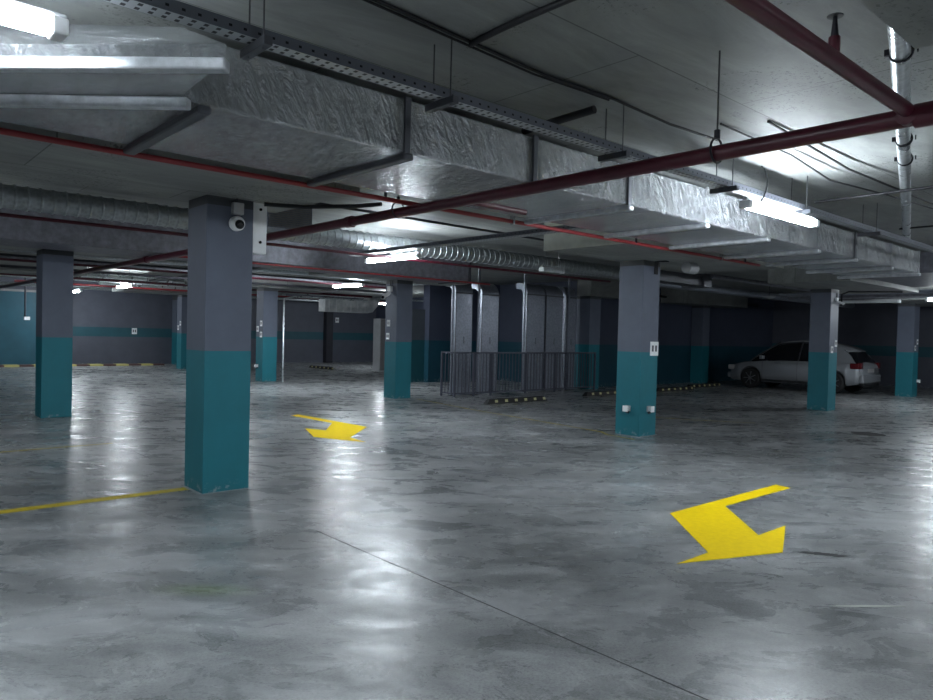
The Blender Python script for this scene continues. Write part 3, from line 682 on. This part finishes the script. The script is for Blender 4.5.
# ------------------------------------------------------------------ far background services
ribd = thing('ribbed_duct', 'short bright ribbed rectangular duct hanging by the far wall', 'duct', (13.0, 22.0, 2.2))
for k in range(12):
    MB().box(k*.15, -.03*(k % 2), 0, k*.15+.13, .45, .46+.01*(k % 2)).build('panel', M['ribbright'], ribd); 
MB().box(.01, .01, .01, 1.8, .44, .45).build('core', M['ribbright'], ribd)
mb = MB(); pr = [(1.8, 0), (2.0, .04), (2.25, .3), (2.35, .62), (1.95, .62), (1.85, .48), (1.8, .46)]
mb.add([(x, 0, z) for x, z in pr]+[(x, .45, z) for x, z in pr], [tuple(range(7)), tuple(range(13, 6, -1))]+[(i, 7+i, 7+(i+1) % 7, (i+1) % 7) for i in range(7)])
mb.build('elbow', M['ribbright'], ribd)
FP = [ # y, z, r, x0, x1, material, word
 (14.3, 2.86, .03, -3, 10.5, 'red', 'dark red'), (14.9, 2.72, .022, -3, 11, 'darksteel', 'dark'), (15.6, 2.9, .06, -3, 11, 'galv', 'grey galvanised'),
 (16.4, 2.75, .025, -3, 12.5, 'red', 'thin dark red'), (17.2, 2.86, .05, -3, 12.5, 'fuzz', 'grey insulated'), (18.1, 2.74, .03, -3, 12.8, 'darksteel', 'black'),
 (20.6, 2.72, .035, -3, 14, 'red', 'red brown'), (21.6, 2.86, .09, 4.5, 13, 'galv_b', 'bright round'), (22.6, 2.8, .03, 1, 18, 'galv_b', 'bright thin'),
 (24.1, 2.74, .03, 4, 17, 'red2', 'distant red'), (25.0, 2.86, .08, 6.5, 13, 'galv_b', 'distant bright round'), (27.3, 2.8, .05, 1, 20, 'galv', 'farthest grey')]
for i, (y, z, r, a, b_, m, wd) in enumerate(FP):
    pipe('ceiling_pipe', [(a, y, z), ((a+b_)/2, y, z), (b_, y, z)], r, M[m], wd+' ceiling pipe in the far left background, row %s back' % ['first', 'second', 'third', 'fourth', 'fifth', 'sixth', 'seventh', 'eighth', 'ninth', 'tenth', 'eleventh', 'twelfth'][i], seg=10)
for i, (x, ya, yb, z, m, wd) in enumerate(((6.9, 13.8, 24, 2.82, 'slotbeam', 'dark'), (12.2, 14, 29, 2.85, 'galv', 'grey'), (-.5, 13.8, 29, 2.85, 'galv', 'pale'))):
    tag(MB().box(0, 0, 0, .2, yb-ya, .05).build('cable_tray', M[m], loc=(x, ya, z)), wd+' cable tray running away among the far ceiling pipes', 'cable tray')
pipe('downpipe', [(9.86, 19.0, 0), (9.86, 19.0, 2.35), (9.9, 19.05, 2.42), (10.3, 19.2, 2.5), (13, 19.4, 2.52)], .028, M['galv_b'], 'thin shiny pipe beside the distant three-plate column')
t = thing('barrier_frame', 'small thin metal hoop barrier right of the distant three-plate column', 'barrier', (10.35, 21.5, 0))
MB().tube([(0, 0, 0), (0, 0, .9), (.45, 0, .9), (.45, 0, 0)], .02, 8).build('hoop', M['grey'], t)
pipe('hanging_cord', [(5.15, 29.0, SLAB), (5.15, 29.0, 1.75)], .03, M['darksteel'], 'thin dark cord hanging before the teal wall panel', 'cord', seg=6)
tag(MB().box(-.09, -.05, -.06, .09, .05, .06).build('pull_handle', M['white'], loc=(5.2, 29.0, 1.7), bevel=.01), 'small white handle on the cord before the teal panel', 'handle')
# right background services
RB = [((13.5, 7.6, 2.82), (22.5, 7.6, 2.82), .05, 'fuzz', 'dark insulated pipe above the silver car, nearest of its row'), ((13, 9.4, 2.80), (26, 9.4, 2.80), .09, 'galv_d', 'dull round duct above the silver car'),
      ((17, 13.2, 2.9), (27, 13.2, 2.9), .04, 'darksteel', 'dark pipe high on the wall behind the car')]
for a, b_, r, m, lb in RB: pipe('ceiling_pipe', [a, b_], r, M[m], lb)
for i, (x, z, r, m) in enumerate(((18.8, 2.75, .05, 'galv_d'), (19.35, 2.72, .06, 'fuzz'), (20.7, 2.78, .05, 'galv'), (21.15, 2.8, .07, 'fuzz'))):
    pipe('cross_pipe', [(x, .5, z), (x, 8.6, z)], r, M[m], ('dull grey', 'thick dark', 'galvanised', 'dark insulated')[i]+' pipe crossing above the gap right of the car column')
t = thing('small_duct', 'small grey duct with a diffuser behind the top of the socket column', 'duct', (11.7, 7.7, 2.62))
MB().box(0, 0, 0, 1.6, .4, .2).build('duct_run', M['slotbeam'], t); MB().box(1.6, -.06, -.03, 1.9, .46, .24).build('end_box', M['slotbeam'], t)
for x in (.2, 1.4): MB().tube([(x, .2, .2), (x, .2, SLAB-2.62)], .006, 6).build('hanger_rod', M['rod'], t)
dm = thing('dome_fitting', 'small pale dome fitting above the silver car', 'fitting', (18.2, 8.6, 2.62))
MB().tube([(0, 0, .06), (0, 0, .03), (0, 0, 0)], [.16, .15, .05], 16).build('dome', M['offwhite'], dm); MB().tube([(0, 0, .06), (0, 0, SLAB-2.62)], .01, 6).build('stem', M['rod'], dm)
pipe('column_cable', [(16.9, 6.33, 2.35), (16.9, 6.33, 2.6), (16.95, 6.2, 2.66), (17.8, 5.4, 2.68)], .018, M['cable'], 'black cable curving to the top of the column before the car', 'cable')

# ------------------------------------------------------------------ the car  (nose toward +Y; local: x across, y along, z up)
def lerp(tab, s):
    for (a, va), (b, vb) in zip(tab, tab[1:]):
        if s <= b:
            t = (s-a)/(b-a) if b > a else 0; t = t*t*(3-2*t) if False else t; return va+(vb-va)*t
    return tab[-1][1]
def make_car():
    Ln = 4.28
    t = thing('car', 'silver hatchback car parked side-on between two columns at the right', 'car', (23.15, 7.78, 0)); t.scale = (1, .965, 1)
    belt = [(0, .80), (.06, .92), (.3, .97), (1.2, .95), (2.6, .93), (3.2, .90), (3.7, .84), (4.1, .74), (4.28, .62), (Ln, .5)]
    bot = [(0, .42), (.15, .30), (.6, .22), (3.7, .22), (4.2, .25), (Ln, .36)]
    hw = [(0, .66), (.1, .78), (.4, .85), (1.2, .875), (3.2, .875), (3.9, .82), (4.2, .70), (Ln, .52)]
    st = [0, .04, .1, .2, .32]+[.32+.04*i for i in range(1, 100) if .32+.04*i < 4.2]+[4.2, 4.26, 4.31, Ln]
    wr, wf, R = .78, 3.42, .375
    def arch(s):
        z = 0
        for w in (wr, wf):
            d = abs(s-w)
            if d < R: z = max(z, .33+math.sqrt(R*R-d*d))
        return z
    v = []; f = []; n = 13
    for s in st:
        b = lerp(bot, s); h = lerp(belt, s); w = lerp(hw, s); ar = arch(s)
        bb = max(b, ar) if ar else b
        # right half ring from bottom centre outwards to top centre
        half = [(0, b if not ar else b), (w*.7, b if not ar else b), (w*.74, bb), (w*.96, bb), (w, max(bb+.02, b+(h-b)*.35)), (w*1.0, max(bb+.03, b+(h-b)*.62)), (w*.985, max(bb+.04, b+(h-b)*.85)), (w*.93, max(bb+.045, h-.015)), (w*.86, max(bb+.05, h)), (0, max(bb+.06, h+.03))]
        ring = [(-x, z) for x, z in half]+[(x, z) for x, z in half[-2:0:-1]]
        v += [(x, s, z) for x, z in ring]; n = len(ring)
    for i in range(len(st)-1):
        for k in range(n):
            a = i*n+k; b = i*n+(k+1) % n; f.append((a, b, b+n, a+n))
    f += [tuple(range(n)), tuple(range(len(v)-1, len(v)-n-1, -1))]
    mb = MB(); mb.add(v, f, True); body = mb.build('body', M['carpaint'], t)
    # greenhouse: glass volume plus painted roof
    gl = [(.10, .93), (.28, 1.12), (.42, 1.28), (.6, 1.38), (.9, 1.46), (1.3, 1.52), (1.9, 1.55), (2.3, 1.52), (2.55, 1.46), (2.95, 1.22), (3.38, .90)]
    def gw(z): return .82-(z-.9)*.36
    def sheet(tab, z_of_bottom, name, mat, inset=0):
        v = []; f = []
        for s, z in tab:
            zb = z_of_bottom(s); zz = max(z, zb+.005)
            for x, q in ((-gw(zb), zb), (-gw((zb+zz)/2)-.008, (zb+zz)/2), (-gw(zz)+.0, zz-.03 if zz-zb > .06 else zz), (-gw(zz)+.07, zz), (gw(zz)-.07, zz), (gw(zz), zz-.03 if zz-zb > .06 else zz), (gw((zb+zz)/2)+.008, (zb+zz)/2), (gw(zb), zb)):
                v.append((x, s, q))
        m = 8
        for i in range(len(tab)-1):
            for k in range(m):
                a = i*m+k; b = i*m+(k+1) % m; f.append((a, b, b+m, a+m))
        f += [tuple(range(m)), tuple(range(len(v)-1, len(v)-m-1, -1))]
        return MB().add(v, f, False).build(name, mat, t)
    sheet(gl, lambda s: lerp(belt, s)-.02, 'windows', M['glass'])
    # roof skin and pillars painted
    rf = []; ff = []
    rt = [(.40, 1.29), (.6, 1.395), (.9, 1.472), (1.3, 1.535), (1.9, 1.565), (2.3, 1.535), (2.58, 1.455)]
    for s, z in rt:
        w = gw(z)
        for x, q in ((-w-.02, z-.07), (-w+.05, z), (0, z+.012), (w-.05, z), (w+.02, z-.07), (0, z-.06)): rf.append((x, s, q))
    for i in range(len(rt)-1):
        for k in range(6): ff.append((i*6+k, i*6+(k+1) % 6, i*6+6+(k+1) % 6, i*6+6+k))
    ff += [tuple(range(6)), tuple(range(len(rf)-1, len(rf)-7, -1))]
    MB().add(rf, ff, True).build('roof', M['carpaint'], t)
    for s in (-1, 1):
        A = lambda y, z: (s*(gw(z)+.012), y, z)
        MB().bar(A(3.42, .90), A(2.52, 1.50), .03, .04).build('windscreen_pillar', M['trim_and_shade_black'], t)  # dark ceiling reflection put into the pillar's colour
        MB().bar(A(1.85, .94), A(1.80, 1.53), .03, .07).build('door_pillar', M['trim_and_shade_black'], t)
        q = MB(); pp = [(.14, .93), (.72, .93), (1.02, 1.47), (.62, 1.38), (.34, 1.17)]
        q.add([(s*(gw(z)+.014), y, z) for y, z in pp]+[(s*(gw(z)-.02), y, z) for y, z in pp], [tuple(range(5)), tuple(range(9, 4, -1))]+[(i, 5+i, 5+(i+1) % 5, (i+1) % 5) for i in range(5)])
        q.build('rear_pillar', M['carpaint'], t)
        MB().box(s*.862-.012*(s > 0), .45+.75, .56, s*.862+.03*s, 3.0, .585).build('side_moulding', M['carpaint'], t)
        MB().box(s*.82-.05*(s < 0), 1.16, .24, s*.82+.05*(s > 0), 3.04, .31).build('sill', M['trim_and_shade_black'], t)
        for y in (1.28, 2.38): MB().box(min(s*.865, s*.905), y, .83, max(s*.865, s*.905), y+.2, .86).build('door_handle', M['chrome'], t, bevel=.006)
        mr = MB().box(min(s*.85, s*1.02), 2.93, .95, max(s*.85, s*1.02), 3.05, 1.07).build('mirror', M['carpaint'], t, bevel=.02)
        # door seams
        for y in (1.15, 1.86, 3.0): MB().box(min(s*.872, s*.8785), y, .32, max(s*.872, s*.8785), y+.008, .9).build('door_seam', M['trim_and_shade_black'], t)
        # lamps
        MB().box(min(s*.60, s*.80), -.005, .76, max(s*.60, s*.80), .12, .95).build('tail_lamp', M['tail'], t, bevel=.03)
        MB().box(min(s*.74, s*.842), .03, .76, max(s*.74, s*.842), .30, .93).build('tail_lamp', M['tail'], t, bevel=.03)
        MB().box(min(s*.5, s*.76), 4.02, .56, max(s*.5, s*.76), 4.27, .72).build('headlamp', M['grey'], t, bevel=.03)
        for w in (wr, wf):
            xs = s*.86
            wh = MB().tube([(xs, w, .325), (xs-s*.02, w, .325), (xs-s*.2, w, .325)], [.285, .325, .325], 32).build('tyre', M['tyre'], t)
            rm = MB().tube([(xs+s*.004, w, .325), (xs-s*.03, w, .325)], [.225, .225], 28)
            rm.build('wheel_disc', M['trim_and_shade_black'], wh)
            q = MB()
            for k in range(7):
                a = 2*PI*k/7
                q.bar((xs+s*.012, w+.03*math.cos(a), .325+.03*math.sin(a)), (xs+s*.012, w+.21*math.cos(a), .325+.21*math.sin(a)), .035, .02)
            q.tube([(xs+s*.02, w, .325), (xs, w, .325)], .05, 14)
            q.build('rim', M['rim'], wh)
            # bright arch lip
            lip = [(s*(lerp(hw, w)*.965+.004), w+(R+.012)*math.cos(a), .33+(R+.012)*math.sin(a)) for a in [PI*i/18 for i in range(19)]]
            MB().tube(lip, .012, 6).build('arch_lip', M['carpaint'], t)
    MB().box(-.72, -.06, .34, .72, .1, .60).build('rear_bumper', M['carpaint'], t, bevel=.05)
    MB().box(-.60, -.045, .26, .60, .1, .36).build('lower_bumper', M['trim_and_shade_black'], t, bevel=.02)
    MB().box(-.62, 4.2, .28, .62, 4.37, .48).build('front_bumper', M['carpaint'], t, bevel=.05)
    MB().box(-.26, -.012, .66, .26, .01, .77).build('number_plate', M['grey'], t)
    for x in (-.4, .4): MB().tube([(x, .1, .28), (x, -.03, .28)], .03, 10).build('exhaust', M['chrome'], t) if x < 0 else None
    MB().tube([(0, 1.3, 1.54), (0, 1.1, 1.68)], .005, 6).build('aerial', M['trim_and_shade_black'], t)
make_car()

# ------------------------------------------------------------------ camera (position, axes from the vanishing points)
F = Vector((0.66696867, 0.74477251, -0.02160324)); R = Vector((0.74507765, -0.66654569, 0.024003)); U = Vector((-0.00347723, 0.03210534, 0.99947844))
cd = bpy.data.cameras.new('camera'); co = bpy.data.objects.new('camera', cd); C.objects.link(co)
co.matrix_world = Matrix(((R.x, U.x, -F.x, 0), (R.y, U.y, -F.y, 0), (R.z, U.z, -F.z, 1.5), (0, 0, 0, 1)))
cd.sensor_fit = 'HORIZONTAL'; cd.sensor_width = 36; cd.lens = 713.317*36/933; cd.clip_start = .05; cd.clip_end = 100
bpy.context.scene.camera = co
w = bpy.data.worlds.new('world'); bpy.context.scene.world = w; w.use_nodes = True
w.node_tree.nodes['Background'].inputs[0].default_value = (.02, .025, .04, 1); w.node_tree.nodes['Background'].inputs[1].default_value = .3
s = bpy.context.scene
s.view_settings.view_transform = 'Standard'; s.view_settings.look = 'None'; s.view_settings.exposure = 2.95; s.view_settings.gamma = 1
s.view_settings.use_curve_mapping = False
